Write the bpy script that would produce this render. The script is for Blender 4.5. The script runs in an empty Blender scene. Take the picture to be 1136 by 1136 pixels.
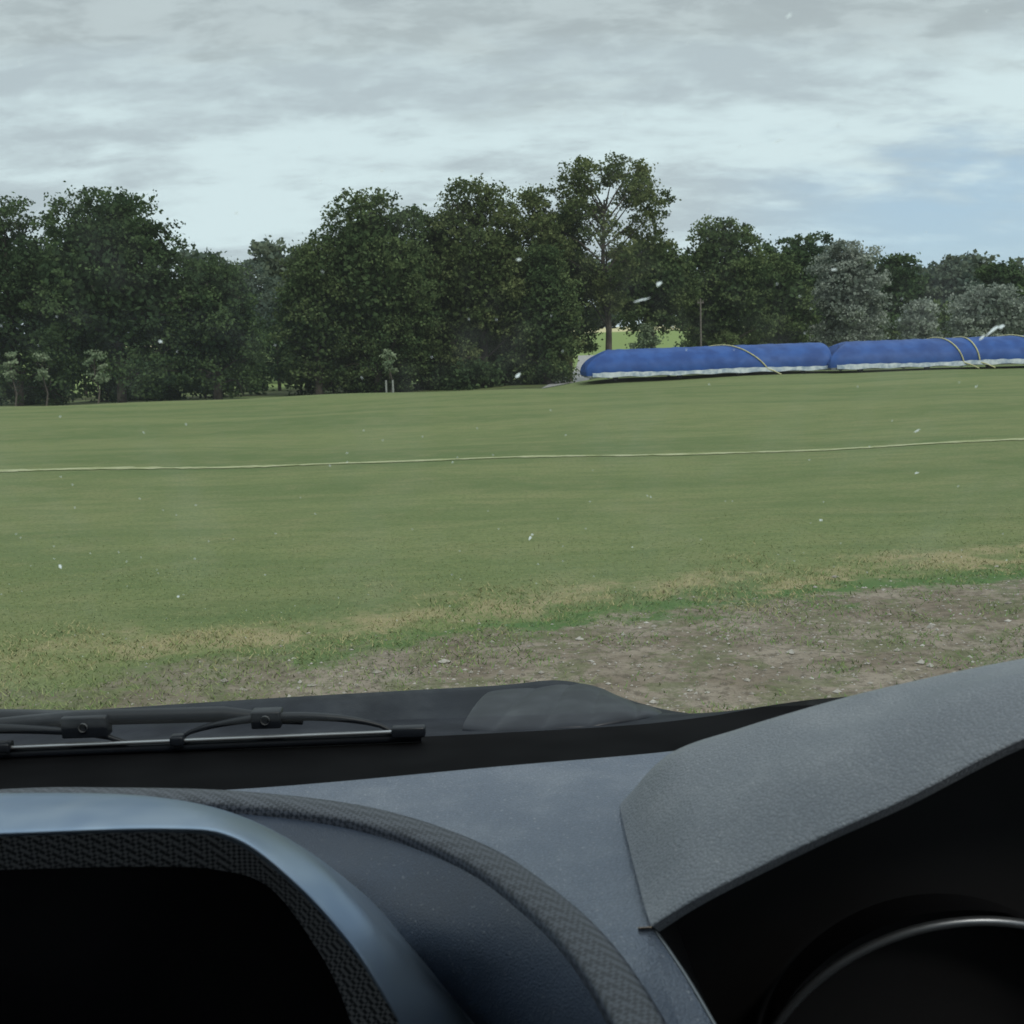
import bpy, math, numpy as np
from mathutils import Vector, Matrix
rad = math.radians
EYE = 1.5
scene = bpy.context.scene
scene.view_settings.view_transform = 'Standard'
scene.view_settings.look = 'None'
scene.view_settings.exposure = 0

# ------------------------------------------------------------------ helpers
def link(o): scene.collection.objects.link(o); return o
def empty(name, loc=(0,0,0)):
    e = bpy.data.objects.new(name, None); e.location = loc; e.empty_display_size = .2
    return link(e)
def mesh_np(name, V, F, mats, midx=None, tint=None, smooth=False, zone=None):
    V = np.asarray(V, np.float32); F = np.asarray(F, np.int32)
    me = bpy.data.meshes.new(name)
    me.vertices.add(len(V)); me.vertices.foreach_set('co', V.ravel())
    k = F.shape[1]
    me.loops.add(F.size); me.loops.foreach_set('vertex_index', F.ravel())
    me.polygons.add(len(F))
    me.polygons.foreach_set('loop_start', np.arange(0, F.size, k, dtype=np.int32))
    me.polygons.foreach_set('loop_total', np.full(len(F), k, np.int32))
    for m in mats: me.materials.append(m)
    if midx is not None: me.polygons.foreach_set('material_index', np.asarray(midx, np.int32))
    me.polygons.foreach_set('use_smooth', np.full(len(F), smooth))
    for nm, arr in (('tint', tint), ('zone', zone)):
        if arr is not None:
            a = me.attributes.new(nm, 'FLOAT', 'FACE'); a.data.foreach_set('value', np.asarray(arr, np.float32))
    me.update(calc_edges=True); me.validate()
    return link(bpy.data.objects.new(name, me))
def mesh_py(name, V, F, mats, smooth=False, midx=None, parent=None):
    me = bpy.data.meshes.new(name); me.from_pydata([tuple(float(c) for c in v) for v in V], [], [tuple(int(q) for q in f) for f in F])
    if not isinstance(mats, (list, tuple)): mats = [mats]
    for m in mats: me.materials.append(m)
    for i, p in enumerate(me.polygons):
        p.use_smooth = smooth
        if midx: p.material_index = midx[i]
    me.update()
    o = link(bpy.data.objects.new(name, me))
    if parent: o.parent = parent
    return o
def tube(path, radii, seg=8):
    path = [Vector(p) for p in path]; V = []; F = []
    n = len(path)
    for i, p in enumerate(path):
        t = (path[min(i+1, n-1)] - path[max(i-1, 0)]).normalized()
        a = t.cross(Vector((0.13, 0.21, 1)) if abs(t.z) < .9 else Vector((1, .1, 0))).normalized(); b = t.cross(a)
        for j in range(seg):
            an = 2*math.pi*j/seg
            V.append(p + (a*math.cos(an) + b*math.sin(an))*radii[i])
    for i in range(n-1):
        for j in range(seg):
            F.append((i*seg+j, i*seg+(j+1) % seg, (i+1)*seg+(j+1) % seg, (i+1)*seg+j))
    return V, F
def merge(parts):
    V = []; F = []
    for v, f in parts:
        o = len(V); V += list(v); F += [tuple(i+o for i in q) for q in f]
    return V, F
def box(c, s, rotz=0):
    V = []
    for z in (-.5, .5):
        for x, y in ((-.5, -.5), (.5, -.5), (.5, .5), (-.5, .5)):
            X, Y = x*s[0], y*s[1]
            V.append(Vector((c[0]+X*math.cos(rotz)-Y*math.sin(rotz), c[1]+X*math.sin(rotz)+Y*math.cos(rotz), c[2]+z*s[2])))
    return V, [(3, 2, 1, 0), (4, 5, 6, 7), (0, 1, 5, 4), (1, 2, 6, 5), (2, 3, 7, 6), (3, 0, 4, 7)]
def sstep(a, b, x):
    t = np.clip((np.asarray(x, float)-a)/(b-a), 0, 1); return t*t*(3-2*t)

class N:
    def __init__(s, tree): s.t = tree; s.n = tree.nodes; s.l = tree.links
    def new(s, typ, **kw):
        n = s.n.new(typ)
        for k, v in kw.items(): setattr(n, k, v)
        return n
    def put(s, sock, v):
        if hasattr(v, 'is_linked'): s.l.new(v, sock)
        else: sock.default_value = v
    def m(s, op, a, b=0.0, c=None):
        n = s.new('ShaderNodeMath', operation=op); s.put(n.inputs[0], a); s.put(n.inputs[1], b)
        if c is not None: s.put(n.inputs[2], c)
        return n.outputs[0]
    def ss(s, a, b, x):
        n = s.new('ShaderNodeMapRange', interpolation_type='SMOOTHSTEP'); s.put(n.inputs[0], x)
        n.inputs[1].default_value = a; n.inputs[2].default_value = b
        return n.outputs[0]
    def mix(s, f, a, b):
        n = s.new('ShaderNodeMix', data_type='RGBA'); s.put(n.inputs[0], f)
        for sock, v in ((n.inputs[6], a), (n.inputs[7], b)):
            s.put(sock, (*v, 1) if isinstance(v, tuple) and len(v) == 3 else v)
        return n.outputs[2]
    def noise(s, vec, scale, detail=4, rough=.55, dist=0):
        n = s.new('ShaderNodeTexNoise'); s.put(n.inputs['Vector'], vec); n.inputs['Scale'].default_value = scale
        n.inputs['Detail'].default_value = detail; n.inputs['Roughness'].default_value = rough; n.inputs['Distortion'].default_value = dist
        return n.outputs[0]
    def vscale(s, vec, sc):
        n = s.new('ShaderNodeVectorMath', operation='MULTIPLY'); s.put(n.inputs[0], vec); n.inputs[1].default_value = sc
        return n.outputs[0]
def newmat(name):
    m = bpy.data.materials.new(name); m.use_nodes = True; m.node_tree.nodes.clear()
    n = N(m.node_tree); out = n.new('ShaderNodeOutputMaterial'); return m, n, out
def pbr(name, col, rough=.5, metal=0, spec=.5, var=.15, nscale=8, bump=0, bscale=200, col2=None):
    m, n, out = newmat(name)
    b = n.new('ShaderNodeBsdfPrincipled'); co = n.new('ShaderNodeTexCoord').outputs['Object']
    c2 = col2 or tuple(c*(1-var) for c in col); c1 = col if col2 else tuple(min(1, c*(1+var)) for c in col)
    nz = n.ss(.3, .7, n.noise(co, nscale, 2))
    n.put(b.inputs['Base Color'], n.mix(nz, c1, c2))
    n.put(b.inputs['Roughness'], n.m('ADD', n.m('MULTIPLY', nz, .12), rough-.06))
    b.inputs['Metallic'].default_value = metal; b.inputs['Specular IOR Level'].default_value = spec
    if bump:
        bp = n.new('ShaderNodeBump'); bp.inputs['Strength'].default_value = bump; bp.inputs['Distance'].default_value = .001
        n.put(bp.inputs['Height'], n.noise(co, bscale, 2)); n.l.new(bp.outputs[0], b.inputs['Normal'])
    n.l.new(b.outputs[0], out.inputs[0])
    return m

# ------------------------------------------------------------------ world
w = bpy.data.worlds.new('World'); scene.world = w; w.use_nodes = True
n = N(w.node_tree); n.n.clear()
SUN_EL, SUN_AZ = rad(48), rad(150)
sky = n.new('ShaderNodeTexSky', sky_type='NISHITA'); sky.sun_disc = False
sky.sun_elevation = SUN_EL; sky.sun_rotation = SUN_AZ
tc = n.new('ShaderNodeTexCoord').outputs['Generated']
sp = n.new('ShaderNodeSeparateXYZ'); n.l.new(tc, sp.inputs[0])
zc = n.m('MAXIMUM', sp.outputs[2], 0.0)
den = n.m('ADD', zc, .24)
cb = n.new('ShaderNodeCombineXYZ'); n.put(cb.inputs[0], n.m('DIVIDE', sp.outputs[0], den)); n.put(cb.inputs[1], n.m('DIVIDE', sp.outputs[1], den))
cb.inputs[2].default_value = 5.3
cv = n.vscale(cb.outputs[0], (1, 1.6, 1))
n1 = n.noise(cv, 1.2, 2, .5, .1)
n2 = n.noise(cv, 3.1, 5, .58, .15)
n3 = n.noise(cv, 6.5, 4, .6, .2)
cl = n.m('ADD', n.m('ADD', n.m('MULTIPLY', n1, .38), n.m('MULTIPLY', n2, .40)), n.m('MULTIPLY', n3, .22))
bright = n.ss(.42, .58, cl)
cloud = n.mix(bright, (4.9, 5.7, 6.1), (6.9, 8.2, 8.5))
deck = n.ss(.195, .255, n.m('ADD', sp.outputs[2], n.m('MULTIPLY', n.m('SUBTRACT', n2, .5), .20)))
cloud = n.mix(n.m('MULTIPLY', deck, .74), cloud, n.mix(n.ss(.4, .6, n3), (3.9, 4.4, 4.6), (4.9, 5.5, 5.7)))
gap = n.m('MULTIPLY', n.ss(.12, .36, sp.outputs[0]), n.m('SUBTRACT', 1.0, n.ss(.07, .17, n.m('ADD', sp.outputs[2], n.m('MULTIPLY', n.m('SUBTRACT', n2, .5), .2)))))
blue = n.mix(.6, sky.outputs[0], (4.6, 6.8, 9.0))
col = n.mix(n.m('MULTIPLY', gap, .8), cloud, blue)
zen = n.m('ADD', 1.0, n.m('MULTIPLY', n.ss(.35, .9, sp.outputs[2]), 1.0))
vm = n.new('ShaderNodeVectorMath', operation='SCALE'); n.l.new(col, vm.inputs[0]); n.l.new(zen, vm.inputs['Scale'])
bg = n.new('ShaderNodeBackground'); bg.inputs[1].default_value = .1; n.l.new(vm.outputs[0], bg.inputs[0])
n.l.new(bg.outputs[0], n.new('ShaderNodeOutputWorld').inputs[0])

sd = bpy.data.lights.new('sun', 'SUN'); sd.energy = 1.4; sd.angle = rad(14); sd.color = (1, .95, .86)
so = link(bpy.data.objects.new('sun', sd))
dvec = Vector((math.sin(SUN_AZ)*math.cos(SUN_EL), math.cos(SUN_AZ)*math.cos(SUN_EL), math.sin(SUN_EL)))
so.rotation_euler = dvec.to_track_quat('Z', 'Y').to_euler(); so.location = (0, 0, 30)

# ------------------------------------------------------------------ terrain
def H(x, y):
    x = np.asarray(x, float); y = np.asarray(y, float)
    r = sstep(0, 5, x)
    h = -(sstep(38, 54, y)*(1-r)*.6 + sstep(48, 60, y)*r*.6)
    h = h + sstep(70, 210, y)*4.4 + sstep(210, 900, y)*8
    und = sstep(9, 16, y)*(1-sstep(60, 100, y))
    h = h + und*(.035*np.sin(x*.35+y*.22+.6)+.035*np.sin(y*.55+x*.11)+.02*np.sin(x*.9-y*.3))
    h = h + (1-sstep(9, 16, y))*sstep(3.5, 5, y)*.012*np.sin(x*2.1+1.3*y)*np.sin(y*2.7-x)
    return h
def edge_t(x, y): return y-(6.65+.34*x-.02*np.clip(x, -6, 6)**2)
ys = np.unique(np.concatenate([np.linspace(-60, 0, 13), np.linspace(0, 4, 9), np.linspace(4, 16, 61), np.linspace(16, 70, 136), np.linspace(70, 230, 70), np.geomspace(230, 2500, 14)]))
xs = np.unique(np.concatenate([-np.geomspace(60, 1800, 14)[::-1], np.linspace(-60, -8, 50), np.linspace(-8, 8, 65), np.linspace(8, 60, 50), np.geomspace(60, 1800, 14)]))
X, Y = np.meshgrid(xs, ys); Z = H(X, Y)
V = np.stack([X, Y, Z], -1).reshape(-1, 3); nx = len(xs)
i, j = np.meshgrid(np.arange(nx-1), np.arange(len(ys)-1)); a = (j*nx+i).ravel()
F = np.stack([a, a+1, a+nx+1, a+nx], -1)

m_ground, n, out = newmat('field_ground')
pos = n.new('ShaderNodeNewGeometry').outputs['Position']
s = n.new('ShaderNodeSeparateXYZ'); n.l.new(pos, s.inputs[0]); x, y = s.outputs[0], s.outputs[1]
flat = n.vscale(pos, (1, 1, 0))
wide = n.noise(n.vscale(pos, (.22, 1, 0)), .34, 4, .65, .3)  # stretched in x: bands that paint the shading of gentle waves in the lawn
med = n.noise(flat, 1.9, 4, .65)
patch = n.noise(flat, .55, 4, .7)
fine = n.noise(flat, 24, 3, .7)
streak = n.noise(n.vscale(pos, (.6, 2.0, 0)), 2.2, 4, .75)
g = n.mix(n.ss(.38, .62, wide), (.120, .162, .060), (.185, .212, .086))
g = n.mix(n.m('MULTIPLY', n.ss(.44, .62, patch), .45), g, (.205, .215, .095))
g = n.mix(n.m('MULTIPLY', n.ss(.45, .72, med), .5), g, (.220, .218, .102))
g = n.mix(n.m('MULTIPLY', n.ss(.44, .62, streak), .42), g, (.105, .145, .052))
g = n.mix(n.m('MULTIPLY', n.ss(.42, .68, fine), .55), g, (.085, .115, .040))
xx = n.m('MULTIPLY', n.m('MULTIPLY', x, x), -.02)
t = n.m('SUBTRACT', y, n.m('ADD', n.m('ADD', n.m('MULTIPLY', x, .34), 6.65), xx))
wobn = n.noise(flat, 1.5, 6, .76)
t2 = n.m('ADD', t, n.m('MULTIPLY', n.m('SUBTRACT', wobn, .5), 2.3))
dry = n.m('MULTIPLY', n.ss(-.50, -.2, t2), n.m('SUBTRACT', 1.0, n.ss(-.1, .45, t2)))
g = n.mix(n.m('MULTIPLY', dry, n.ss(.38, .60, med)), g, (.290, .250, .135))
lush = n.m('MULTIPLY', n.m('MULTIPLY', n.ss(-1.3, -.9, t2), n.m('SUBTRACT', 1.0, n.ss(-.45, -.25, t2))), n.ss(-2.2, .3, x))
g = n.mix(n.m('MULTIPLY', lush, n.ss(.35, .55, wobn)), g, (.080, .145, .045))
soilN = n.noise(flat, 15, 5, .78)
soil = n.mix(n.ss(.38, .62, med), (.190, .152, .114), (.285, .238, .188))
soil = n.mix(n.m('MULTIPLY', n.ss(.46, .62, soilN), .75), soil, (.095, .076, .056))
thinn = n.noise(flat, 2.7, 6, .80, .4)
thin = n.ss(.48, .58, thinn)
leftg = n.m('SUBTRACT', 1.0, n.ss(-2.4, .2, n.m('ADD', x, n.m('MULTIPLY', thinn, 1.5))))
cover = n.m('MINIMUM', n.m('ADD', n.m('MULTIPLY', thin, .62), n.m('MULTIPLY', leftg, .55)), .9)
soil = n.mix(cover, soil, n.mix(n.ss(.4, .65, fine), (.125, .138, .060), (.080, .092, .038)))
bare = n.m('SUBTRACT', 1.0, n.ss(-.92, -.52, t2))
c = n.mix(bare, g, soil)
far = n.ss(62, 80, y); strip = n.ss(166, 172, y)
c = n.mix(far, c, (.20, .26, .09))
c = n.mix(strip, c, (.52, .47, .27))
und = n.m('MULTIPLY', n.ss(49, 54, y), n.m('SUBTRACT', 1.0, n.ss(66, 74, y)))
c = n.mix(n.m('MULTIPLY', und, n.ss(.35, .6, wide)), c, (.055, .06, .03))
b = n.new('ShaderNodeBsdfPrincipled'); b.inputs['Roughness'].default_value = .95; b.inputs['Specular IOR Level'].default_value = .15
n.put(b.inputs['Base Color'], c)
bp = n.new('ShaderNodeBump'); bp.inputs['Strength'].default_value = .7; bp.inputs['Distance'].default_value = .03
n.put(bp.inputs['Height'], soilN); n.l.new(bp.outputs[0], b.inputs['Normal']); n.l.new(b.outputs[0], out.inputs[0])
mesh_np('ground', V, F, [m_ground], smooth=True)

m_blade, n, out = newmat('grass_blade')
at = n.new('ShaderNodeAttribute', attribute_name='tint').outputs['Fac']
zn = n.new('ShaderNodeAttribute', attribute_name='zone').outputs['Fac']
g = n.mix(at, (.165, .212, .078), (.265, .275, .128))
g = n.mix(n.m('MULTIPLY', n.m('MINIMUM', zn, 1.0), .8), g, n.mix(n.ss(1.2, 1.8, zn), (.37, .32, .17), (.115, .200, .060)))
d = n.new('ShaderNodeBsdfDiffuse'); n.put(d.inputs[0], g); n.l.new(d.outputs[0], out.inputs[0])

rng = np.random.default_rng(7)
M = 260000
yy = 4.2+rng.random(M)**1.3*11; xx = (rng.random(M)*2-1)*(yy*.50+.4)
wv = .32*np.sin(xx*2.3+yy*1.7)+.24*np.sin(xx*5.7-yy*3.1+1)+.16*np.sin(xx*11+yy*9)
tt = edge_t(xx, yy)+rng.normal(0, .16, M)+wv
cl = .5+.5*np.sin(xx*5.1+np.sin(yy*4.3)*2)*np.sin(yy*6.7+np.sin(xx*3.9)*2)
prob = np.where(tt > -.35, .8, np.where(tt > -.80, .70, np.where(cl > .64, .38, .04)+.25*sstep(.2, -1.6, xx+wv)))
prob = prob*(1-sstep(6.5, 13, yy))
k = rng.random(M) < prob; xx, yy, tt = xx[k], yy[k], tt[k]; M = len(xx)
hh = np.where(tt > .1, rng.uniform(.005, .013, M), rng.uniform(.009, .030, M))*(1-.5*sstep(7, 12, yy))
zone = np.where(tt > .25, 0, np.where(tt > -.4, 1, 2)); zone = np.where((zone == 1) & (rng.random(M) < .5), 0, zone); zone = np.where((zone == 2) & (rng.random(M) < .38+.5*sstep(.4, -1.6, xx)), 0, zone)
an = rng.random(M)*np.pi*2; wd = rng.uniform(.002, .0042, M)*(.6+yy/10)
z0 = H(xx, yy)-.003
lean = rng.normal(0, .9, (M, 2))*hh[:, None]
P0 = np.stack([xx-np.cos(an)*wd, yy-np.sin(an)*wd, z0], -1); P1 = np.stack([xx+np.cos(an)*wd, yy+np.sin(an)*wd, z0], -1)
P2 = np.stack([xx+lean[:, 0], yy+lean[:, 1], z0+hh], -1)
V = np.stack([P0, P1, P2], 1).reshape(-1, 3)
mesh_np('grass', V, np.arange(M*3).reshape(-1, 3), [m_blade], tint=rng.random(M)**1.5, zone=zone)

m_stone = pbr('gravel_stone', (.42, .39, .35), .85, col2=(.17, .145, .115), nscale=12)
M = 11000
yy = rng.uniform(4.2, 8.4, M); xx = (rng.random(M)*2-1)*(yy*.5+.3); k = (edge_t(xx, yy)+rng.normal(0, .3, M) < -.70) & (xx > -1.4+rng.normal(0, .8, M)); xx, yy = xx[k], yy[k]; M = len(xx)
octv = np.array([(1, 0, 0), (-1, 0, 0), (0, 1, 0), (0, -1, 0), (0, 0, 1), (0, 0, -1)], float)
octf = np.array([(0, 2, 4), (2, 1, 4), (1, 3, 4), (3, 0, 4), (2, 0, 5), (1, 2, 5), (3, 1, 5), (0, 3, 5)])
sz = rng.lognormal(math.log(.0046), .55, M)
V = octv[None]*rng.uniform(.6, 1.3, (M, 6, 1))*sz[:, None, None]*np.array([1, 1, .6]); V = V+np.stack([xx, yy, H(xx, yy)+sz*.15], -1)[:, None]
F = (octf[None]+np.arange(M)[:, None, None]*6).reshape(-1, 3)
mesh_np('gravel', V.reshape(-1, 3), F, [m_stone])

# painted boundary line
m_line, n, out = newmat('boundary_paint')
pos = n.new('ShaderNodeNewGeometry').outputs['Position']
b = n.new('ShaderNodeBsdfDiffuse'); n.put(b.inputs[0], n.mix(n.ss(.38, .60, n.noise(n.vscale(pos, (.5, 3, 0)), 6, 4, .7)), (.43, .43, .28), (.21, .24, .105))); n.l.new(b.outputs[0], out.inputs[0])
V = []; F = []
for q, x in enumerate(np.arange(-26, 26, .1)):
    yc = 15.2+.05*math.sin(x*.8)+.04*math.sin(x*2.3+1)+.05*math.sin(x*.23); ww = .12+.02*math.sin(x*3.3)+rng.normal(0, .02)
    V += [(x, yc-ww, float(H(x, yc-ww))+.008), (x, yc, float(H(x, yc))+.012), (x, yc+ww, float(H(x, yc+ww))+.008)]
    if q: o = q*3; F += [(o-3, o, o+1, o-2), (o-2, o+1, o+2, o-1)]
mesh_py('boundary_line', V, F, m_line, True)

m_path = pbr('gravel_path', (.30, .29, .28), .9, nscale=3)
V = []; F = []
for q in range(41):
    t = q/40; y = 50+t*60; x = 1.9+t*5.6+.6*math.sin(t*3)
    for s in (-.8, 0, .8): V.append((x+s, y, float(H(x+s, y))+.03))
    if q: o = q*3; F += [(o-3, o-2, o+1, o), (o-2, o-1, o+2, o+1)]
mesh_py('path', V, F, m_path, True)

# ------------------------------------------------------------------ foliage
def leafmat(name, dark, light, trans=.25):
    m, n, out = newmat(name)
    at = n.new('ShaderNodeAttribute', attribute_name='tint').outputs['Fac']
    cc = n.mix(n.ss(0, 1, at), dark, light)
    d = n.new('ShaderNodeBsdfDiffuse'); n.put(d.inputs[0], cc); tr = n.new('ShaderNodeBsdfTranslucent'); n.put(tr.inputs[0], cc)
    mx = n.new('ShaderNodeMixShader'); mx.inputs[0].default_value = trans
    n.l.new(d.outputs[0], mx.inputs[1]); n.l.new(tr.outputs[0], mx.inputs[2]); n.l.new(mx.outputs[0], out.inputs[0]); return m
L_dark = leafmat('foliage_dark', (.040, .068, .034), (.096, .142, .060))
L_mid = leafmat('foliage_mid', (.056, .090, .038), (.142, .184, .075))
L_olive = leafmat('foliage_olive', (.068, .098, .038), (.176, .204, .085))
L_silver = leafmat('foliage_silver', (.17, .20, .165), (.38, .41, .35))
L_hazed = leafmat('foliage_hazed', (.078, .110, .088), (.145, .175, .125))  # greyer, bluish leaf colour stands in for haze over distance
L_young = leafmat('foliage_young', (.14, .19, .11), (.28, .33, .21))
m_bark = pbr('bark', (.075, .062, .050), .95, nscale=3, var=.35)

def leaves(C, size, rng):
    M = len(C)
    a = rng.normal(size=(M, 3)); a /= np.linalg.norm(a, axis=1)[:, None]
    b = rng.normal(size=(M, 3)); b = np.cross(a, b); b /= np.linalg.norm(b, axis=1)[:, None]
    L = (size*rng.uniform(.6, 1.25, M))[:, None]
    V = np.stack([C-a*L*.6, C+b*L*.42, C+a*L*.6, C-b*L*.42], 1)
    return V.reshape(-1, 3)
def crown_points(lobes, nleaf, rng, clump=.45, per=34):
    lobes = np.array(lobes); wgt = (lobes[:, 3]*lobes[:, 5]); wgt /= wgt.sum()
    nc = max(4, nleaf//per)
    li = rng.choice(len(lobes), nc, p=wgt); L = lobes[li]
    d = rng.normal(size=(nc, 3)); d /= np.linalg.norm(d, axis=1)[:, None]
    r = .30+.75*rng.random(nc)**.5
    C = L[:, :3]+d*L[:, 3:6]*r[:, None]
    lobt = rng.normal(0, .18, len(lobes))[li]
    tint = rng.normal(.45, .26, nc)+lobt
    cs = clump*rng.uniform(.45, 1.25, nc)
    idx = np.repeat(np.arange(nc), per)
    P = C[idx]+rng.normal(size=(len(idx), 3))*cs[idx][:, None]*np.array([.66, .66, .38])
    return P, np.clip(tint[idx]+rng.normal(0, .12, len(idx)), 0, 1)
def tree(name, x, y, hw, ztop, zbot, mat, nleaf=18000, leaf=.14, nl=20, lob=(.24, .40), seed=1, trunk_r=.17, fill=.2, clump=.36, shape=1.0):
    rng = np.random.default_rng(seed); g = float(H(x, y))-.05
    hz = ztop-zbot; lobes = []
    for q in range(nl):
        zf = (q+.5+rng.uniform(-.4, .4))/nl
        prof = math.sqrt(max(.05, 1-(max(0, zf-.35)/.68)**2)) if zf > .35 else .80+.2*zf/.35
        if shape < 1: prof = math.sqrt(max(.06, 1-abs(zf-.55)**2/.25))
        rr = hw*rng.uniform(*lob); th = q*2.4+rng.uniform(-.5, .5)
        R = max(0, hw*prof-rr)*rng.uniform(.72, 1.08)
        rz = rr*rng.uniform(.7, .95)
        cz = min(zbot+zf*hz, ztop-rz*1.0)
        lobes.append((x+math.cos(th)*R, y+math.sin(th)*R*.8, max(cz, zbot+rz*.5), rr, rr, rz))
    P, T = crown_points(lobes, nleaf, rng, clump)
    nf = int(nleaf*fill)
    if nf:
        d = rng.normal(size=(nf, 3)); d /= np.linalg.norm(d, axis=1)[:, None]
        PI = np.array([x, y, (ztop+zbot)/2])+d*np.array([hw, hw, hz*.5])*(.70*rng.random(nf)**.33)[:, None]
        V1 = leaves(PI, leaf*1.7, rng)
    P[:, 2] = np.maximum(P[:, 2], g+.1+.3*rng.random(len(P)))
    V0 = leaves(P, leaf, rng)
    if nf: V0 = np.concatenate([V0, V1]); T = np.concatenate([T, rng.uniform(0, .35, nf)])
    nq = len(V0)//4; FL = np.arange(nq*4).reshape(-1, 4)
    parts = []; zt = zbot+hz*.72
    tp = [Vector((x, y, g)), Vector((x+.1, y, g+(zt-g)*.3)), Vector((x-.04*hw, y, g+(zt-g)*.65)), Vector((x, y, zt))]
    parts.append(tube(tp, [trunk_r*1.3, trunk_r, trunk_r*.75, trunk_r*.3], 8))
    for k, Lb in enumerate(lobes):
        p1 = Vector(Lb[:3]); s = min(.95, max(.15, (p1.z-g)/(zt-g)-.22)); p0 = tp[0].lerp(tp[3], s)
        mid = p0.lerp(p1, .5)+Vector((rng.normal(0, .12), 0, rng.uniform(0, .2)))
        parts.append(tube([p0, mid, p1], [trunk_r*.38, trunk_r*.22, trunk_r*.08], 5))
        for q in range(3):
            dd = rng.normal(size=3); dd /= np.linalg.norm(dd)
            e = p1+Vector(dd*Lb[3]*.75); parts.append(tube([mid.lerp(p1, .6), p1.lerp(e, .5)+Vector((0, 0, .06)), e], [trunk_r*.13, trunk_r*.09, trunk_r*.03], 4))
    wv, wf = merge(parts)
    V = np.concatenate([V0, np.array([tuple(q) for q in wv])]); F = np.concatenate([FL, np.array(wf)+nq*4])
    return mesh_np(name, V, F, [mat, m_bark], midx=np.concatenate([np.zeros(nq), np.ones(len(wf))]), tint=np.concatenate([T, np.zeros(len(wf))]))

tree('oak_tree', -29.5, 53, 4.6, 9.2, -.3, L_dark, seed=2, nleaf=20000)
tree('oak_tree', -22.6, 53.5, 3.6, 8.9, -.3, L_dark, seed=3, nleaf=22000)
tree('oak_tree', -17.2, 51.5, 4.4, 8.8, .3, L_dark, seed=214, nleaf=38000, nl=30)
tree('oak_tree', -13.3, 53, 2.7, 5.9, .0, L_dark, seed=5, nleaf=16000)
tree('ash_tree', -19.4, 86, 4.6, 8.3, .0, L_hazed, seed=6, nleaf=14000, leaf=.2)
tree('ash_tree', -14.8, 80, 2.6, 6.1, -.2, L_hazed, seed=36, nleaf=8000, leaf=.2)
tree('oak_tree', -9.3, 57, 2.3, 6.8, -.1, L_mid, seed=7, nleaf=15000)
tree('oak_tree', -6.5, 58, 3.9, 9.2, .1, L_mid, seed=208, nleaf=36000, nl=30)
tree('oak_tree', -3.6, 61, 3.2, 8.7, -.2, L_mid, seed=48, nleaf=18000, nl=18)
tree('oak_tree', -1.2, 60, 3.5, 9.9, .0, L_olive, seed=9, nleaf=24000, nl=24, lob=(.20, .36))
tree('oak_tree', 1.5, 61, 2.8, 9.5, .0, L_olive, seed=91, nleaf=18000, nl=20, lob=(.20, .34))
tree('oak_tree', 2.0, 59, 2.1, 6.4, -.4, L_mid, seed=10, nleaf=15000)
tree('poplar_tree', 5.4, 62, 3.7, 11.0, 3.4, L_olive, seed=25, nleaf=22000, nl=32, lob=(.17, .27), fill=.0, trunk_r=.16, clump=.34, shape=.5)
tree('poplar_tree', 3.4, 63.5, 2.3, 8.6, 1.4, L_mid, seed=27, nleaf=12000, nl=16, lob=(.25, .4), fill=.1, trunk_r=.14)
tree('oak_tree', 9.0, 72, 3.1, 7.6, 2.4, L_mid, seed=12, nleaf=14000, leaf=.18, trunk_r=.15)
tree('oak_tree', 14.0, 75, 3.9, 9.0, .2, L_mid, seed=13, nleaf=22000, leaf=.18, nl=24, lob=(.2, .36))
tree('oak_tree', 18.4, 78, 2.6, 6.9, -.2, L_mid, seed=33, nleaf=12000, leaf=.18)
tree('oak_tree', 24.4, 96, 5.2, 9.6, .1, L_dark, seed=15, nleaf=17000, leaf=.24)
tree('willow_tree', 23.4, 80, 3.3, 7.7, .0, L_silver, seed=16, nleaf=20000, leaf=.17, nl=22)
tree('willow_tree', 35.4, 85, 4.0, 4.7, -.2, L_silver, seed=17, nleaf=12000, leaf=.18, trunk_r=.12)
tree('willow_tree', 29.8, 84, 1.8, 3.8, .0, L_silver, seed=18, nleaf=5000, leaf=.18, trunk_r=.1)
for q, (x, t, hw, l) in enumerate([(33, 8.4, 4.6, L_dark), (39.5, 9.4, 4.6, L_dark), (46, 8.8, 4.6, L_hazed), (51.5, 8.6, 4.2, L_dark), (57.5, 9.4, 4.6, L_hazed)]):
    tree('oak_tree', x, 118+q, hw, t, .2, l, seed=50+q, nleaf=9500, leaf=.32, clump=.55)
tree('young_tree', 8.4, 70, .9, 2.4, -.4, L_young, seed=71, nleaf=1600, nl=8, trunk_r=.05)
for q, (x, y, top) in enumerate([(-17.9, 42, 1.85), (-16.9, 42.3, 1.8), (-14.9, 42, 1.85), (-4.35, 43, 1.5)]):
    tree('sapling_tree', x, y, .45 if q < 3 else .34, top, .7, L_young, seed=80+q, nleaf=520, leaf=.09, nl=7, trunk_r=.028, fill=0, clump=.13)
m_guard = pbr('tree_guard_plastic', (.28, .29, .27), .6)
for x in (-4.5, -4.25):
    v, f = tube([(x, 42.9, float(H(x, 43))), (x, 42.9, float(H(x, 43))+.5)], [.035, .035], 8); mesh_py('tree_guard', v, f, m_guard, True)

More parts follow.
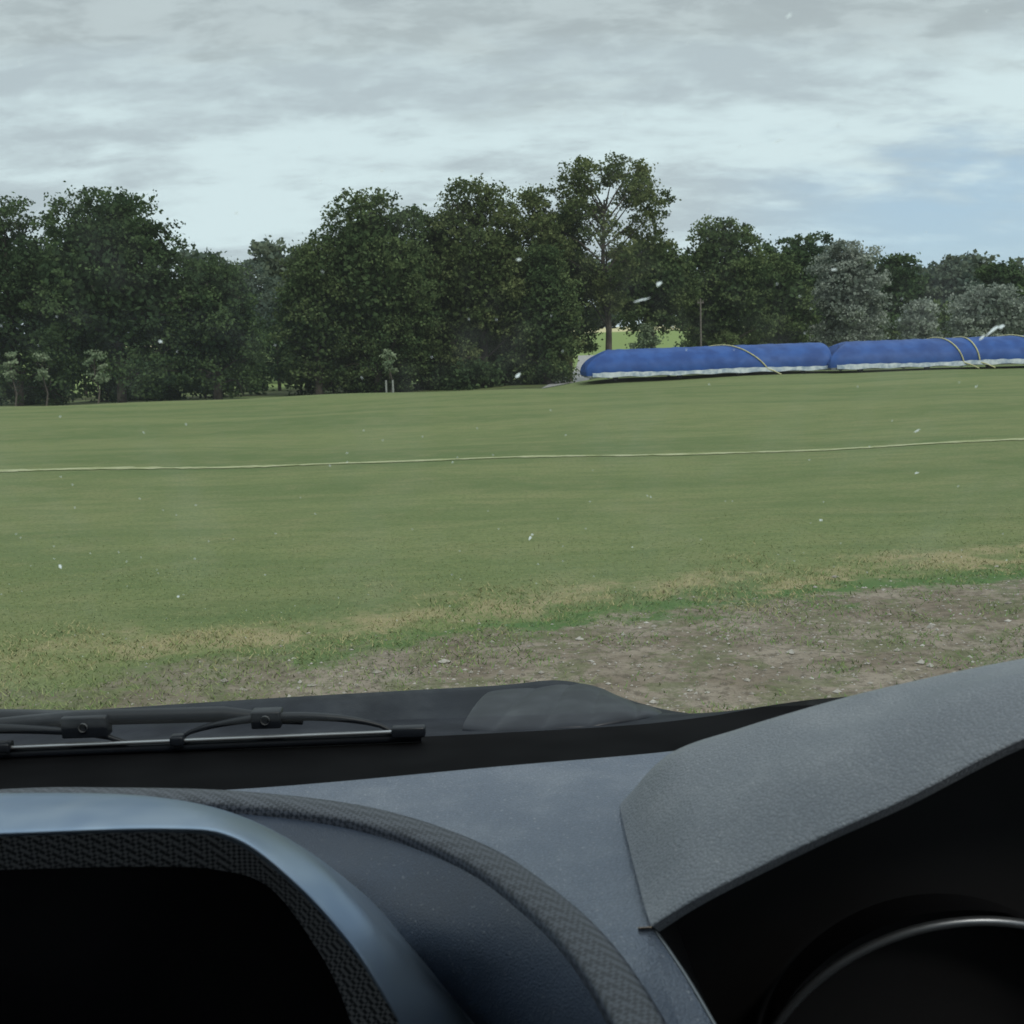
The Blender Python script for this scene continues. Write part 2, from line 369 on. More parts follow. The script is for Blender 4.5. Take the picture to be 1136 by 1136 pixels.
def mass(name, items, mat, leaf, per_crown, clump, seed):
    rng = np.random.default_rng(seed); Vs = []; Ts = []; parts = []
    for (x, y, hw, ztop) in items:
        g = float(H(x, y)); lobes = []
        for q in range(9):
            d = rng.normal(size=3); d /= np.linalg.norm(d); rr = hw*rng.uniform(.35, .55); zc = (g+ztop)/2
            lobes.append((x+d[0]*hw*.6, y+d[1]*hw*.5, min(zc+d[2]*(ztop-g)*.42, ztop-rr*.8), rr, rr, rr*.85))
        P, T = crown_points(lobes, per_crown, rng, clump, 20); P[:, 2] = np.maximum(P[:, 2], g); Vs.append(leaves(P, leaf, rng)); Ts.append(T)
        parts.append(tube([(x, y, g-.2), (x, y, ztop-hw*.5)], [hw*.06, hw*.03], 5))
    wv, wf = merge(parts); V0 = np.concatenate(Vs); nq = len(V0)//4
    V = np.concatenate([V0, np.array([tuple(q) for q in wv])]); F = np.concatenate([np.arange(nq*4).reshape(-1, 4), np.array(wf)+nq*4])
    return mesh_np(name, V, F, [mat, m_bark], midx=np.concatenate([np.zeros(nq), np.ones(len(wf))]), tint=np.concatenate(Ts+[np.zeros(len(wf))]))
r2 = np.random.default_rng(5)
items = []
for x in np.arange(-190, 200, 5.5):
    top = 23.8-(x+80)*.058+r2.normal(0, 1.3)
    items.append((x+r2.normal(0, 1), 222+r2.normal(0, 5), r2.uniform(5, 7.5), max(top, 12)))
mass('distant_treeline', items, L_hazed, .95, 1500, 1.6, 6)
items = [(x, 68+r2.normal(0, .8), r2.uniform(1.7, 2.4), r2.uniform(2.6, 4.2)) for x in np.arange(-40, 1.5, 1.4)]
items += [(x, 59+r2.normal(0, .8), r2.uniform(.8, 1.4), r2.uniform(.5, 1.5)) for x in np.concatenate([np.arange(-36, -13, 1.9), np.arange(-10.5, 2.5, 1.5)])]
mass('hedgerow', items, L_dark, .2, 1500, .4, 8)
items = [(x, 98+r2.normal(0, 1), r2.uniform(2, 2.8), r2.uniform(2.4, 3.6)+.8) for x in np.arange(16, 62, 2.2)]
mass('hedgerow', items, L_mid, .3, 1000, .5, 9)

m_wood = pbr('weathered_wood', (.16, .14, .12), .9)
g = float(H(11.9, 71)); parts = [tube([(11.9, 71, g), (11.9, 71, 3.9)], [.07, .05], 8), box((11.9, 71, 3.65), (.4, .06, .06)), tube([(11.75, 71, 3.68), (11.75, 71, 3.82)], [.03, .02], 6), tube([(12.05, 71, 3.68), (12.05, 71, 3.82)], [.03, .02], 6)]
v, f = merge(parts); mesh_py('utility_pole', v, f, m_wood, False)

# ------------------------------------------------------------------ cricket pitch covers
m_tarp = pbr('blue_tarpaulin', (.018, .078, .285), .6, nscale=1.6, col2=(.012, .050, .200), spec=.3)
m_tarp_end = pbr('blue_tarpaulin_end', (.012, .050, .19), .7, nscale=1.6, spec=.2)
m_skirt = pbr('white_skirt', (.62, .66, .68), .6, nscale=5, col2=(.28, .35, .44))
m_steel = pbr('galvanised_steel', (.22, .23, .24), .5, metal=.6)
m_rubber = pbr('black_rubber', (.02, .02, .02), .8)
m_yrope = pbr('yellow_rope', (.50, .47, .25), .8)
def cover(x0, x1, yc, seed, ropes, yaw=0):
    g = float(H((x0+x1)/2, yc)); par = empty('cricket_pitch_cover', ((x0+x1)/2, yc, g)); par.rotation_euler[2] = yaw
    L = x1-x0; W = 1.45; Hh = .96; zb = .20; NU = 170; NV = 30
    def top(u, a, off=0):
        si = max(0.0, math.sin(a))
        rake = .85*(si**2.2)*max(0, 1-u/1.7)
        hoop = abs(((u/1.22) % 1)-.5)*2
        sag = .012*(hoop**6)-.005*(1-hoop)+.005*math.sin(u*7.3+a*3+seed)+.004*math.sin(u*17+a*9)
        ee = max(0, 1-u/.35); ef = max(0, 1-(L-u)/.15); rd = 1-.10*ee**2-.06*ef**2
        y = -math.cos(a)*(W+sag*.6+off)*rd; z = zb+(si**.8)*(Hh+sag+off)*rd
        return (-L/2+u+rake, y, z)
    V = []; F = []; mi = []
    for iu in range(NU+1):
        u = L*iu/NU
        for iv in range(NV+1): V.append(top(u, math.pi*iv/NV))
    for iu in range(NU):
        for iv in range(NV):
            a = iu*(NV+1)+iv; F.append((a, a+NV+1, a+NV+2, a+1)); mi.append(0)
    F.append(tuple(range(NV, -1, -1))); F.append(tuple(NU*(NV+1)+q for q in range(NV+1))); mi += [1, 1]
    o = mesh_py('canopy', V, F, [m_tarp, m_tarp_end], True, mi, par)
    for p in list(o.data.polygons)[-2:]: p.use_smooth = False
    V = []; F = []
    for sgn in (-1, 1):
        o = len(V)
        for iu in range(NU+1):
            u = .25+(L-.30)*iu/NU; y = W+.05+.02*math.sin(u*9+seed)
            V.append((-L/2+u, sgn*y, .14+.02*math.sin(u*5)))
            V.append((-L/2+u, sgn*(y-.015), .30+.010*math.sin(u*11)+.02*math.sin(u*1.3)))
        for iu in range(NU): a = o+iu*2; F.append((a, a+2, a+3, a+1))
    mesh_py('skirt', V, F, m_skirt, True, parent=par)
    parts = []
    for s in (-1, 1): parts.append(box((0, s*(W-.05), .16), (L-.1, .06, .07)))
    for q in range(8): parts.append(box((-L/2+.1+(L-.2)*q/7, 0, .165), (.05, 2*W-.2, .05)))
    v, f = merge(parts); mesh_py('frame', v, f, m_steel, parent=par)
    parts = []
    for s in (-1, 1):
        for fx in (.12, .38, .62, .88):
            c = Vector((-L/2+L*fx, s*(W-.12), .10)); parts.append(tube([c+Vector((0, -.05, 0)), c+Vector((0, .05, 0))], [.10, .10], 14))
            parts.append(tube([c+Vector((0, -.055, 0)), c+Vector((0, -.05, 0))], [.001, .10], 14))
    v, f = merge(parts); mesh_py('wheels', v, f, m_rubber, parent=par)
    parts = []
    for (ua, ub) in ropes:
        pts = []
        for q in range(31):
            t = q/30; a = math.pi*(1-t)*.62+.02; pts.append(Vector(top(ua+(ub-ua)*t, a, .03)))
        pts += [Vector((-L/2+ub+.25, -W-.1, .15)), Vector((-L/2+ub+.45, -W-.35, .02))]
        parts.append(tube(pts, [.024]*len(pts), 6))
    v, f = merge(parts); mesh_py('tie_rope', v, f, m_yrope, True, parent=par)
    return par
cover(2.95, 12.35, 45.3, 1, [(5.0, 6.9)], rad(1.0))
cover(12.15, 21.8, 44.9, 2, [(4.3, 5.0), (5.3, 5.6), (7.0, 8.4)], rad(-.4))

# ------------------------------------------------------------------ car interior (coordinates relative to the driver's eye)
def grain(name, col, rough, gs=900, bs=.5, spec=.5, col2=None, specks=.35):
    m, n, out = newmat(name); b = n.new('ShaderNodeBsdfPrincipled'); co = n.new('ShaderNodeTexCoord').outputs['Object']
    vo = n.new('ShaderNodeTexVoronoi'); n.put(vo.inputs['Vector'], co); vo.inputs['Scale'].default_value = gs
    dust = n.ss(.4, .68, n.noise(co, 11, 5, .7)); sp_ = n.ss(.67, .74, n.noise(co, 380, 1, .5))
    c = n.mix(n.m('MULTIPLY', dust, .75), col, col2 or tuple(x*1.5 for x in col))
    c = n.mix(n.m('MULTIPLY', n.ss(.0, .6, vo.outputs['Distance']), .45), c, tuple(x*.35 for x in col))
    c = n.mix(n.m('MULTIPLY', sp_, specks), c, (.45, .45, .45))
    n.put(b.inputs['Base Color'], c); n.put(b.inputs['Roughness'], n.m('ADD', rough, n.m('MULTIPLY', dust, .12))); b.inputs['Specular IOR Level'].default_value = spec
    bp = n.new('ShaderNodeBump'); bp.inputs['Strength'].default_value = bs; bp.inputs['Distance'].default_value = .0010
    n.put(bp.inputs['Height'], vo.outputs['Distance']); n.l.new(bp.outputs[0], b.inputs['Normal']); n.l.new(b.outputs[0], out.inputs[0]); return m
def weave(name, c1, c2, rough, scale=420):
    m, n, out = newmat(name); b = n.new('ShaderNodeBsdfPrincipled'); co = n.new('ShaderNodeTexCoord').outputs['Object']
    mp = n.new('ShaderNodeMapping'); n.put(mp.inputs[0], co); mp.inputs['Rotation'].default_value = (rad(35), rad(20), rad(45))
    ck = n.new('ShaderNodeTexChecker'); n.put(ck.inputs[0], mp.outputs[0]); ck.inputs[3].default_value = scale
    ck.inputs[1].default_value = (*c1, 1); ck.inputs[2].default_value = (*c2, 1)
    n.l.new(ck.outputs[0], b.inputs['Base Color']); b.inputs['Roughness'].default_value = rough
    bp = n.new('ShaderNodeBump'); bp.inputs['Strength'].default_value = .6; bp.inputs['Distance'].default_value = .0008
    n.l.new(ck.outputs[1], bp.inputs['Height']); n.l.new(bp.outputs[0], b.inputs['Normal']); n.l.new(b.outputs[0], out.inputs[0]); return m
m_dash = grain('dash_top_plastic', (.145, .172, .225), .42, 560, .7, col2=(.25, .275, .32), specks=.45)
m_hood = grain('binnacle_plastic', (.220, .235, .262), .44, 480, .8, col2=(.33, .34, .36))
m_panel = grain('lid_plastic', (.034, .047, .075), .34, 800, .35, specks=.15)
m_silver = pbr('painted_blue_trim', (.34, .41, .50), .36, nscale=14, spec=.6, metal=.8, bump=.12, bscale=1100, col2=(.22, .29, .40))
m_weave = weave('woven_trim', (.014, .015, .018), (.16, .165, .175), .42, 330)
m_weave2 = weave('woven_band', (.012, .015, .022), (.060, .066, .082), .38, 300)
m_black = pbr('matt_black_plastic', (.010, .010, .011), .7, spec=.25)
m_screen = pbr('display_glass', (.004, .004, .005), .15, spec=.3)
m_ring = pbr('gauge_ring', (.16, .17, .18), .35, metal=.7)
m_cowl = pbr('cowl_plastic', (.0075, .010, .016), .55, nscale=20, bump=.3, bscale=300, spec=.16)
m_seal = pbr('rubber_seal', (.0035, .0035, .004), .8, spec=.05)

def cr(P, n):
    P = [Vector(p) for p in P]; out = []; k = len(P)-1
    for q in range(n):
        t = q/(n-1)*k; i = min(int(t), k-1); f = t-i
        p0, p1, p2, p3 = P[max(i-1, 0)], P[i], P[i+1], P[min(i+2, k)]
        out.append(.5*((2*p1)+(p2-p0)*f+(2*p0-5*p1+4*p2-p3)*f*f+(3*p1-p0-3*p2+p3)*f**3))
    return out
def mirror(P, ax): P = [Vector(p) for p in P]; return [Vector((2*ax-p.x, p.y, p.z)) for p in P[:0:-1]]+P
def loft(name, curves, mat, parent, n=90, cross=False, fn=None):
    R = [cr(c, n) for c in curves]
    if cross:
        m = len(R); K = (m-1)*6+1; R2 = [[None]*n for _ in range(K)]
        for q in range(n):
            col = cr([R[k][q] for k in range(m)], K)
            for k in range(K): R2[k][q] = col[k]
        R = R2
    if fn:
        for k in range(len(R)):
            for q in range(n): R[k][q] = fn(R[k][q], q/(n-1), k/(len(R)-1))
    V = [p for r in R for p in r]; F = []
    for k in range(len(R)-1):
        for q in range(n-1): a = k*n+q; F.append((a, a+1, a+n+1, a+n))
    return mesh_py(name, V, F, mat, True, parent=parent)

dash = empty('car_dashboard', (0, 0, EYE))
band = [(-.42, .935), (-.365, .931), (-.246, .913), (-.1286, .869), (-.04, .796), (.01, .719), (.0407, .648), (.0609, .5666), (.075, .48)]
def offs(P, o, z):
    out = []
    for i, p in enumerate(P):
        a = Vector(P[max(i-1, 0)]); b_ = Vector(P[min(i+1, len(P)-1)]); t = (b_-a).normalized(); nn = Vector((-t.y, t.x))
        out.append((p[0]+nn.x*o, p[1]+nn.y*o, z))
    return out
A = -.42
K0 = mirror(offs(band, .015, -.370), A); Km0 = mirror(offs(band, .0125, -.3625), A); Km = mirror(offs(band, 0, -.3605), A); Km1 = mirror(offs(band, -.0125, -.3625), A); K1 = mirror(offs(band, -.015, -.370), A)
loft('trim_band', [K0, Km0, Km, Km1, K1], m_weave2, dash, 160, cross=True)
K2 = [(-.42, .83, -.36), (-.37, .83, -.36), (-.27, .825, -.362), (-.19, .815, -.367), (-.125, .79, -.385), (-.082, .75, -.41), (-.052, .745, -.45), (-.03, .742, -.48), (-.01, .742, -.52)]
K3 = [(-.42, .78, -.302), (-.37, .78, -.303), (-.2743, .78, -.3085), (-.205, .78, -.3245), (-.146, .765, -.350), (-.101, .74, -.386), (-.066, .74, -.434), (-.0425, .74, -.466), (-.02, .74, -.51)]
K4 = [(-.42, .69, -.29), (-.329, .69, -.2906), (-.227, .69, -.2913), (-.182, .69, -.299), (-.1443, .69, -.3306), (-.1122, .69, -.3716), (-.091, .69, -.4095), (-.0804, .69, -.4327), (-.065, .69, -.475)]
K5 = [(-.42, -.322), (-.337, -.322), (-.25, -.323), (-.198, -.327), (-.164, -.341), (-.1376, -.382), (-.125, -.41), (-.117, -.4377), (-.105, -.475)]
K5 = [(p[0], .70, p[1]) for p in K5]
K34 = [tuple((Vector(a)+Vector(b_))/2+Vector((.002, 0, .005))) for a, b_ in zip(K3, K4)]
K4b = [(p[0]-.002, p[1]-.002, p[2]-.004) for p in K4]
K6 = [(p[0]-.004, .722, p[2]-.004) for p in K5]
Mx = lambda P: mirror(P, A)
loft('lid_panel', [K1, Mx([tuple((Vector(a)*.55+Vector(b_)*.45)+Vector((0, 0, -.004))) for a, b_ in zip(offs(band, -.015, -.370), K2)]), Mx(K2)], m_panel, dash, 160, cross=True)
loft('display_hood', [Mx(K2), Mx(K3), Mx(K34), Mx(K4), Mx(K4b)], m_silver, dash, 160, cross=True)
loft('display_bezel', [Mx(K4b), Mx(K5)], m_weave, dash, 160)
loft('display_recess', [Mx(K5), Mx(K6)], m_black, dash, 160)
sc_ = cr(Mx(K6), 160); mesh_py('display_screen', sc_, [tuple(range(160))], m_screen, parent=dash)

edge = cr([(-1.2, .86, 0), (-.75, .93, 0), (-.452, .957, 0), (-.2346, .9634, 0), (-.022, .995, 0), (.161, 1.024, 0), (.308, 1.08, 0), (.5, 1.08, 0), (.8, 1.02, 0)], 200)
ex = np.array([p.x for p in edge]); ey = np.array([p.y for p in edge])
bc = [(p.x, p.y) for p in cr([(*p, 0) for p in [(2*A-q[0], q[1]) for q in band[:0:-1]]+band], 110)]
def inside(x, y):
    c = False; j = len(bc)-1
    for i in range(len(bc)):
        xi, yi = bc[i]; xj, yj = bc[j]
        if (yi > y) != (yj > y) and x < (xj-xi)*(y-yi)/(yj-yi)+xi: c = not c
        j = i
    return c
GX = np.linspace(-1.2, .8, 401); NY = 140; V = []; F = []
def dz(x, y, ye):
    return -.366-.5*max(0, .68-y)*float(sstep(.055, .10, x))-.010*float(sstep(-.03, 0, y-ye))
for i, x in enumerate(GX):
    ye = np.interp(x, ex, ey)
    for j in range(NY+1):
        y = .42+(ye-.42)*j/NY; V.append((x, y, dz(x, y, ye)))
for i in range(400):
    for j in range(NY):
        a = i*(NY+1)+j; cx = (GX[i]+GX[i+1])/2; cy = (V[a][1]+V[a+1][1])/2
        if inside(cx, cy): continue
        if cx < .07 and cy < .5 and cx > -.9: continue
        if cy < .68:
            if cx > .0776+(.68-cy)*.44-.008 and cx < .82: continue
        elif cx > .0816 and cy < .84 and cx < .82: continue
        F.append((a, a+NY+1, a+NY+2, a+1))
mesh_py('dash_top', V, F, m_dash, True, parent=dash)
e1 = [(.079, .684, -.3685), (.0935, .65, -.381), (.106, .62, -.3956), (.123, .58, -.417), (.142, .54, -.441), (.182, .46, -.495)]
e0 = [(p[0]-.022, p[1], dz(p[0]-.022, p[1], 1.0)-(.003 if q == 0 else .0005)) for q, p in enumerate(e1)]
e2 = [(p[0]-.003, p[1], p[2]) for p in e1]
loft('dash_side_edge', [e0, e2, e1, [(p[0]+.004, p[1], p[2]-.006) for p in e1]], m_dash, dash, 40)

B = .45
H1 = [(.077, .86, -.364), (.1142, .86, -.3207), (.1707, .86, -.301), (.2265, .86, -.286), (.2965, .86, -.272), (.391, .86, -.258), (.45, .86, -.256)]
H3 = [(.0776, .68, -.362), (.1116, .68, -.341), (.1795, .68, -.308), (.2354, .68, -.2834), (.3105, .68, -.2466), (.385, .68, -.226), (.45, .68, -.220)]
H0 = [(.082, .90, -.372), (.13, .95, -.372), (.19, .965, -.372), (.25, .98, -.372), (.31, .985, -.372), (.39, .985, -.372), (.45, .985, -.372)]
HU = [0, .5, .9, 1, 1, 1, 1]
H2 = [tuple(Vector(a)*.55+Vector(b_)*.45+Vector((-.001, 0, .013*u+.001))) for a, b_, u in zip(H1, H3, HU)]
H2b = [tuple(Vector(a)*.28+Vector(b_)*.72+Vector((-.001, 0, .016*u+.001))) for a, b_, u in zip(H1, H3, HU)]
def mb(P): P = [Vector(p) for p in P]; return P+[Vector((2*B-p.x, p.y, p.z)) for p in P[-2::-1]]
H3b = [(p[0]+.003, p[1]-.001, p[2]-.004) for p in H3]; H4 = [(p[0]+.006, p[1]+.004, p[2]-.010) for p in H3]
loft('binnacle_hood', [mb(H0), mb(H1), mb(H2), mb(H2b), mb(H3), mb(H3b), mb(H4)], m_hood, dash, 120, cross=True)
H5 = [(p[0]*.92+.03, .83, p[2]-.05) for p in H3]
loft('binnacle_inner', [mb(H4), mb(H5)], m_black, dash, 120)
pc = cr(mb(H5), 60); mesh_py('cluster_panel', [Vector((p.x, .829, p.z)) for p in pc]+[Vector((.85, .829, -.75)), Vector((.05, .829, -.75))], [tuple(range(62))], m_black, parent=dash)
ch1 = [(.082, .684, -.3695), (.106, .62, -.3966), (.142, .54, -.442), (.182, .46, -.496)]; ch2 = [(.10, .83, -.41), (.12, .83, -.46), (.14, .83, -.55), (.16, .83, -.7)]
loft('binnacle_cheek', [ch1, ch2], m_black, dash, 30)
v, f = tube(cr([(p[0]+.002, p[1], p[2]-.001) for p in e1], 40), [.0013]*40, 6); mesh_py('trim_line', v, f, m_ring, True, parent=dash)
parts = []
for cx in (.31, .60):
    arc = [(cx+.155*math.cos(a), .765-.02*math.sin(a), -.56+.155*math.sin(a)) for a in np.linspace(-.2, math.pi+.2, 60)]
    parts.append(tube(arc, [.0035]*60, 8))
v, f = merge(parts); mesh_py('gauge_rings', v, f, m_ring, True, parent=dash)
parts = []
for cx in (.31, .60):
    arc = [Vector((cx+.15*math.cos(a), .77, -.56+.15*math.sin(a))) for a in np.linspace(-.2, math.pi+.2, 60)]
    arc2 = [Vector((cx+.135*math.cos(a), .825, -.56+.135*math.sin(a))) for a in np.linspace(-.2, math.pi+.2, 60)]
    parts.append((arc+arc2, [(q, q+1, q+61, q+60) for q in range(59)]))
v, f = merge(parts); mesh_py('gauge_cowls', v, f, m_screen, True, parent=dash)
mesh_py('fascia', [(-1.2, .80, -.75), (.8, .84, -.75), (.8, .84, -1.1), (-1.2, .80, -1.1)], [(0, 1, 2, 3)], m_black, parent=dash)

cowl = empty('windscreen_cowl', (0, 0, EYE))
C0 = [(p.x, p.y-.012, -.3795) for p in edge[::12]]+[(.8, 1.008, -.3795)]
C0a = [(p[0], p[1]+.014, -.380) for p in C0]
C1 = [(-1.2, 1.08, -.405), (-.75, 1.14, -.402), (-.45, 1.15, -.400), (-.2346, 1.15, -.400), (-.022, 1.15, -.398), (.161, 1.15, -.392), (.319, 1.15, -.373), (.5, 1.14, -.374), (.8, 1.06, -.38)]
cxs = [p[0] for p in C0]
def atx(C, x): return (x, float(np.interp(x, [q.x for q in C], [q.y for q in C])), float(np.interp(x, [q.x for q in C], [q.z for q in C])))
C1f = cr(C1, 120)
C2 = [(-1.2, 1.30, -.44), (-.95, 1.35, -.432), (-.630, 1.35, -.4247), (-.301, 1.35, -.4143), (-.04, 1.35, -.4085), (.06, 1.35, -.407), (.165, 1.35, -.452), (.4, 1.33, -.48), (.8, 1.25, -.48)]
C3 = [(p[0], p[1]+.05, p[2]-.10) for p in C2]
C1b = [tuple((Vector(a)+Vector(b_))/2+Vector((0, 0, -.012))) for a, b_ in zip(C1, C2)]
loft('seal', [C0, C0a, [atx(C1f, x) for x in cxs]], m_seal, cowl, 160); loft('scuttle', [C1, C1b, C2, C3], m_cowl, cowl, 120, cross=True)
T0 = [(-.03, 1.345, -.409), (.03, 1.34, -.4045), (.065, 1.335, -.4025), (.10, 1.335, -.411), (.14, 1.33, -.433), (.18, 1.32, -.457)]
T1 = [(-.06, 1.19, -.404), (-.01, 1.17, -.401), (.04, 1.165, -.398), (.09, 1.17, -.397), (.14, 1.20, -.402), (.18, 1.26, -.432)]
T2 = [(p[0], p[1]-.004, p[2]-.010) for p in T1]
m_fold = pbr('cowl_corner_rubber', (.013, .016, .022), .42, spec=.3, nscale=20)
loft('corner_cover', [T0, [tuple((Vector(a)+Vector(b_))/2+Vector((0, 0, .005))) for a, b_ in zip(T0, T1)], T1, T2], m_fold, cowl, 140, cross=True,
     fn=lambda p, u, v: p+Vector((0, 0, .0042*abs(math.sin(u*math.pi*5+v*1.5))**.6*math.sin(math.pi*min(1, v*1.1)))))

m_bonnet = pbr('car_paint_blue', (.012, .025, .07), .2, spec=.6)
loft('car_bonnet', [[(x, 1.40-.05*abs(x+.25), -.53-.05*x*x) for x in np.linspace(-1.1, .7, 7)], [(x, 1.8, -.66-.08*(x+.2)**2) for x in np.linspace(-1.1, .7, 7)], [(x*.95, 2.2, -.86-.08*(x+.2)**2) for x in np.linspace(-1.1, .7, 7)], [(x*.9, 2.3, -1.15) for x in np.linspace(-1.1, .7, 7)]], m_bonnet, None, 40, cross=True).location = (0, 0, EYE)

wp = empty('windscreen_wiper', (0, 0, EYE))
m_wmetal = pbr('wiper_metal', (.35, .36, .37), .35, metal=.8); m_wblack = pbr('wiper_black', (.009, .011, .015), .4, spec=.3)
def bladez(x): return -.3865+(x+.526)*.006
xs_ = np.linspace(-1.0, -.10, 30)
v, f = tube([(x, 1.118, bladez(x)+.002) for x in xs_], [.0022]*30, 6); mesh_py('spring_strip', v, f, m_wmetal, True, parent=wp)
v, f = tube([(x, 1.125, bladez(x)-.006) for x in xs_], [.006]*30, 6); mesh_py('rubber_blade', v, f, m_wblack, True, parent=wp)
parts = [box((-.112, 1.118, bladez(-.1)+.002), (.034, .012, .011)), box((-.345, 1.118, bladez(-.34)+.003), (.014, .014, .010)), box((-.52, 1.118, bladez(-.5)+.003), (.014, .014, .010))]
def bow(x0, x1, h, r):
    return tube([(x0+(x1-x0)*t, 1.122, bladez(x0)+.003+h*max(0.0, 4*t*(1-t))**.7) for t in np.linspace(0, 1, 21)], [r*(.45+.55*math.sin(math.pi*t)) for t in np.linspace(0, 1, 21)], 8)
parts += [bow(-.345, -.13, .019, .0045), bow(-.72, -.40, .020, .0055)]
parts.append(tube([(-.62, 1.128, bladez(-.5)+.018), (-.45, 1.13, bladez(-.4)+.026), (-.30, 1.13, bladez(-.3)+.024), (-.22, 1.128, bladez(-.2)+.014)], [.006, .008, .008, .004], 8))
parts += [box((-.438, 1.124, bladez(-.43)+.020), (.046, .018, .022)), box((-.255, 1.124, bladez(-.25)+.020), (.030, .018, .018))]
v, f = merge(parts); o = mesh_py('bow_frame', v, f, m_wblack, True, parent=wp)
bv = o.modifiers.new('bv', 'BEVEL'); bv.width = .002; bv.segments = 2; bv.angle_limit = rad(50)
v, f = merge([tube([(bx_, 1.112, bladez(bx_)+.021), (bx_, 1.116, bladez(bx_)+.021)], [.0045, .0045], 12) for bx_ in (-.438, -.255)]); mesh_py('rivets', v, f, m_wmetal, True, parent=wp)
v, f = tube(cr([(-1.05, 1.30, -.400), (-.8, 1.26, -.394), (-.6, 1.20, -.378), (-.438, 1.14, -.366)], 20), [.010]*20, 8); mesh_py('wiper_arm', v, f, m_wblack, True, parent=wp)

ws = empty('car_windscreen', (0, 0, EYE))
m_glass, n, out = newmat('windscreen_glass')
tp_ = n.new('ShaderNodeBsdfTransparent'); tp_.inputs[0].default_value = (.945, .972, .968, 1)
gl = n.new('ShaderNodeBsdfGlossy'); gl.inputs['Roughness'].default_value = .08
mx = n.new('ShaderNodeMixShader'); mx.inputs[0].default_value = .008; n.l.new(tp_.outputs[0], mx.inputs[1]); n.l.new(gl.outputs[0], mx.inputs[2])
co = n.new('ShaderNodeTexCoord').outputs['Object']
sm = n.m('MULTIPLY', n.ss(.45, .75, n.noise(n.vscale(co, (1, .5, .5)), 14, 4, .7)), .03)
tl = n.new('ShaderNodeBsdfTranslucent'); tl.inputs[0].default_value = (.8, .82, .8, 1)
mx2 = n.new('ShaderNodeMixShader'); n.put(mx2.inputs[0], n.m('ADD', sm, .016)); n.l.new(mx.outputs[0], mx2.inputs[1]); n.l.new(tl.outputs[0], mx2.inputs[2]); n.l.new(mx2.outputs[0], out.inputs[0])
def gy(z): return 1.12-1.224*(z+.37)
mesh_py('glass', [(-1.15, gy(-.37), -.37), (.72, gy(-.37), -.37), (.62, gy(.30), .30), (-1.05, gy(.30), .30)], [(0, 1, 2, 3)], m_glass, parent=ws)
m_bug, n, out = newmat('insect_mark')
tr = n.new('ShaderNodeBsdfTranslucent'); tr.inputs[0].default_value = (.85, .88, .86, 1); n.l.new(tr.outputs[0], out.inputs[0])
m_bugt, n, out = newmat('dried_drop')
tr = n.new('ShaderNodeBsdfTranslucent'); tr.inputs[0].default_value = (.82, .85, .84, 1); t0_ = n.new('ShaderNodeBsdfTransparent'); mx = n.new('ShaderNodeMixShader'); mx.inputs[0].default_value = .55
n.l.new(t0_.outputs[0], mx.inputs[1]); n.l.new(tr.outputs[0], mx.inputs[2]); n.l.new(mx.outputs[0], out.inputs[0])
rs = np.random.default_rng(11); V = []; F = []; MI = []
sl = Vector((0, -1.224, 1)).normalized(); nrm = Vector((0, 1, 1.224)).normalized()
def splat(x, z, L, W_, ang, mi=0):
    c = Vector((x, gy(z), z))-nrm*.0015; k = 9; base = len(V)
    ca, sa = math.cos(ang), math.sin(ang)
    for q in range(k):
        a = 2*math.pi*q/k; r = rs.uniform(.55, 1.1); px_, py_ = math.cos(a)*L*r, math.sin(a)*W_*r
        V.append(c+Vector((1, 0, 0))*(px_*ca-py_*sa)+sl*(px_*sa+py_*ca)*1.5)
    F.append(tuple(range(base, base+k))); MI.append(mi)
for x, z, L, W_, an_ in [(.279, 0, .0046, .0015, .9), (.283, .002, .0020, .0014, .3), (.275, -.004, .0020, .0010, 1.0), (.083, .031, .0018, .0014, .2), (.074, .023, .0060, .0005, .25), (.077, .0235, .0015, .0006, .3), (.006, -.017, .0026, .0012, .8), (.0127, -.14, .0023, .0012, 1.2), (.0145, -.137, .0012, .0009, 0),
    (-.341, -.152, .0024, .0015, 1.1), (-.267, -.187, .0016, .0009, .5), (.264, -.0626, .0020, .0007, .7), (.278, -.095, .0016, .0007, .2), (.1225, .133, .0015, .0008, .3), (.130, .091, .0026, .0005, .5), (.225, -.133, .0013, .0010, 0), (.008, .045, .0015, .0007, 0), (-.194, .01, .0013, .0009, 0), (-.056, .085, .0014, .0006, 0), (.176, .035, .0020, .0005, 0), (-.13, .07, .0012, .0007, .4), (.31, .03, .0014, .0006, .4)]:
    splat(x, z, L, W_, an_)
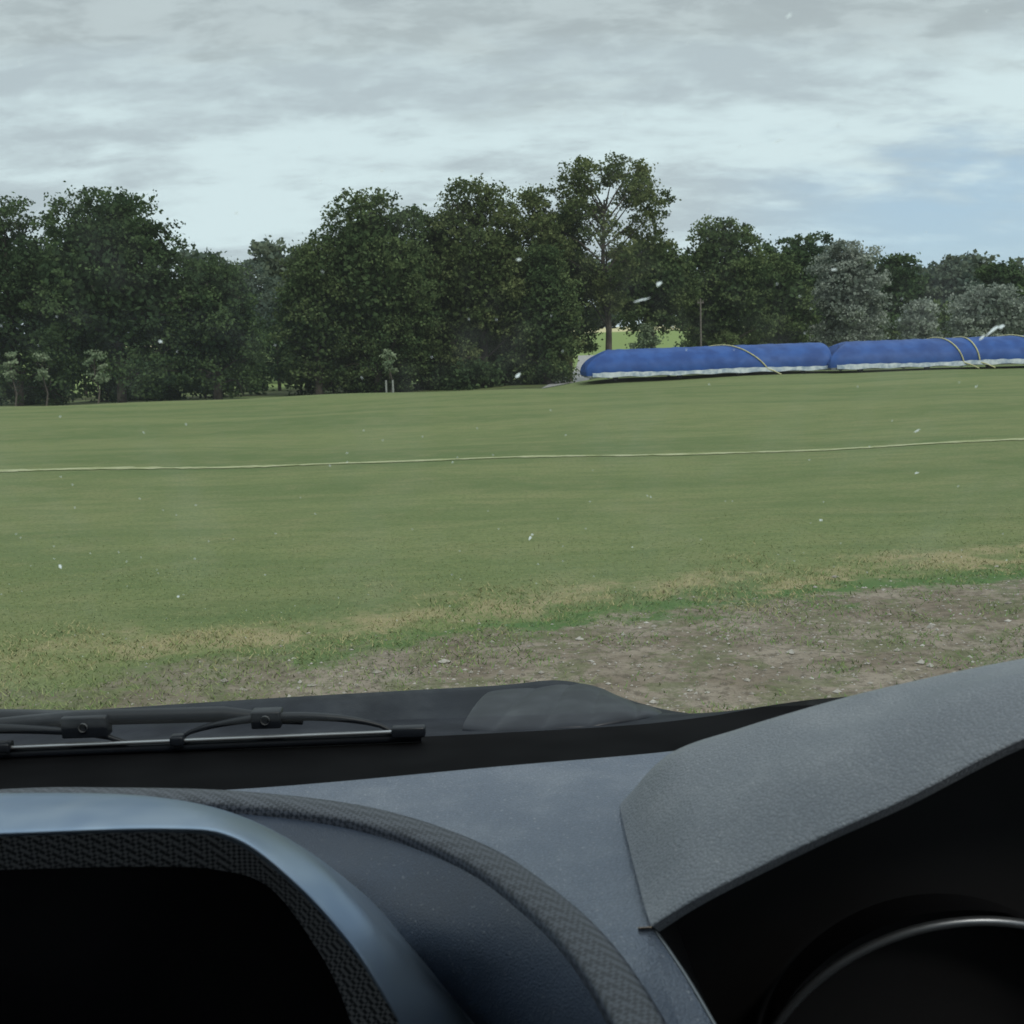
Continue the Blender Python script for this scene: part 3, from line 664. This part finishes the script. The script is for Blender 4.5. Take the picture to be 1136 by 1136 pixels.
for q in range(230): splat(rs.uniform(-.45, .45), rs.uniform(-.27, .15), rs.uniform(.0004, .0011), rs.uniform(.0003, .0007), rs.uniform(0, 3), 1)
mesh_py('insect_marks', V, F, [m_bug, m_bugt], midx=MI, parent=ws)

cab = empty('car_cabin', (0, 0, EYE))
m_head = pbr('headliner', (.25, .25, .24), .95); m_trim = pbr('door_trim', (.03, .03, .032), .7); m_seat = pbr('seat_fabric', (.04, .042, .045), .95)
v, f = box((-.22, -.72, .36), (1.6, 2.0, .06)); mesh_py('roof', v, f, m_head, parent=cab)
parts = []
for (a, b_) in (((-1.17, 1.10, -.37), (-1.03, .30, .33)), ((.74, 1.10, -.37), (.60, .30, .33))): parts.append(tube([a, b_], [.045, .04], 8))
v, f = merge(parts); mesh_py('pillars', v, f, m_trim, True, parent=cab)
parts = [box((-1.2, -.35, -.70), (.08, 2.4, .65)), box((.76, -.35, -.70), (.08, 2.4, .65)), box((-.22, -1.55, -.5), (1.9, .08, 1.1)), box((-.22, -.3, -1.12), (2.0, 2.5, .06))]
v, f = merge(parts); mesh_py('door_and_floor', v, f, m_trim, parent=cab)
parts = []
for cx in (.30, -.75): parts += [box((cx, -.05, -.78), (.5, .5, .16)), box((cx, -.38, -.42), (.5, .14, .7)), box((cx, -.40, .02), (.26, .10, .18))]
v, f = merge(parts); o = mesh_py('seats', v, f, m_seat, parent=cab); bv = o.modifiers.new('bv', 'BEVEL'); bv.width = .04; bv.segments = 4

cam = bpy.data.cameras.new('camera'); co_ = link(bpy.data.objects.new('camera', cam)); scene.camera = co_
cam.sensor_width = 36; cam.sensor_fit = 'HORIZONTAL'; cam.angle = 2*math.atan(568/1276)
cam.clip_start = .02; cam.clip_end = 6000
cam.dof.use_dof = True; cam.dof.focus_distance = 2.2; cam.dof.aperture_fstop = 19
co_.matrix_world = Matrix.Translation((0, 0, EYE)) @ Matrix.Rotation(rad(90-8.25), 4, 'X') @ Matrix.Rotation(rad(-2.0), 4, 'Z')
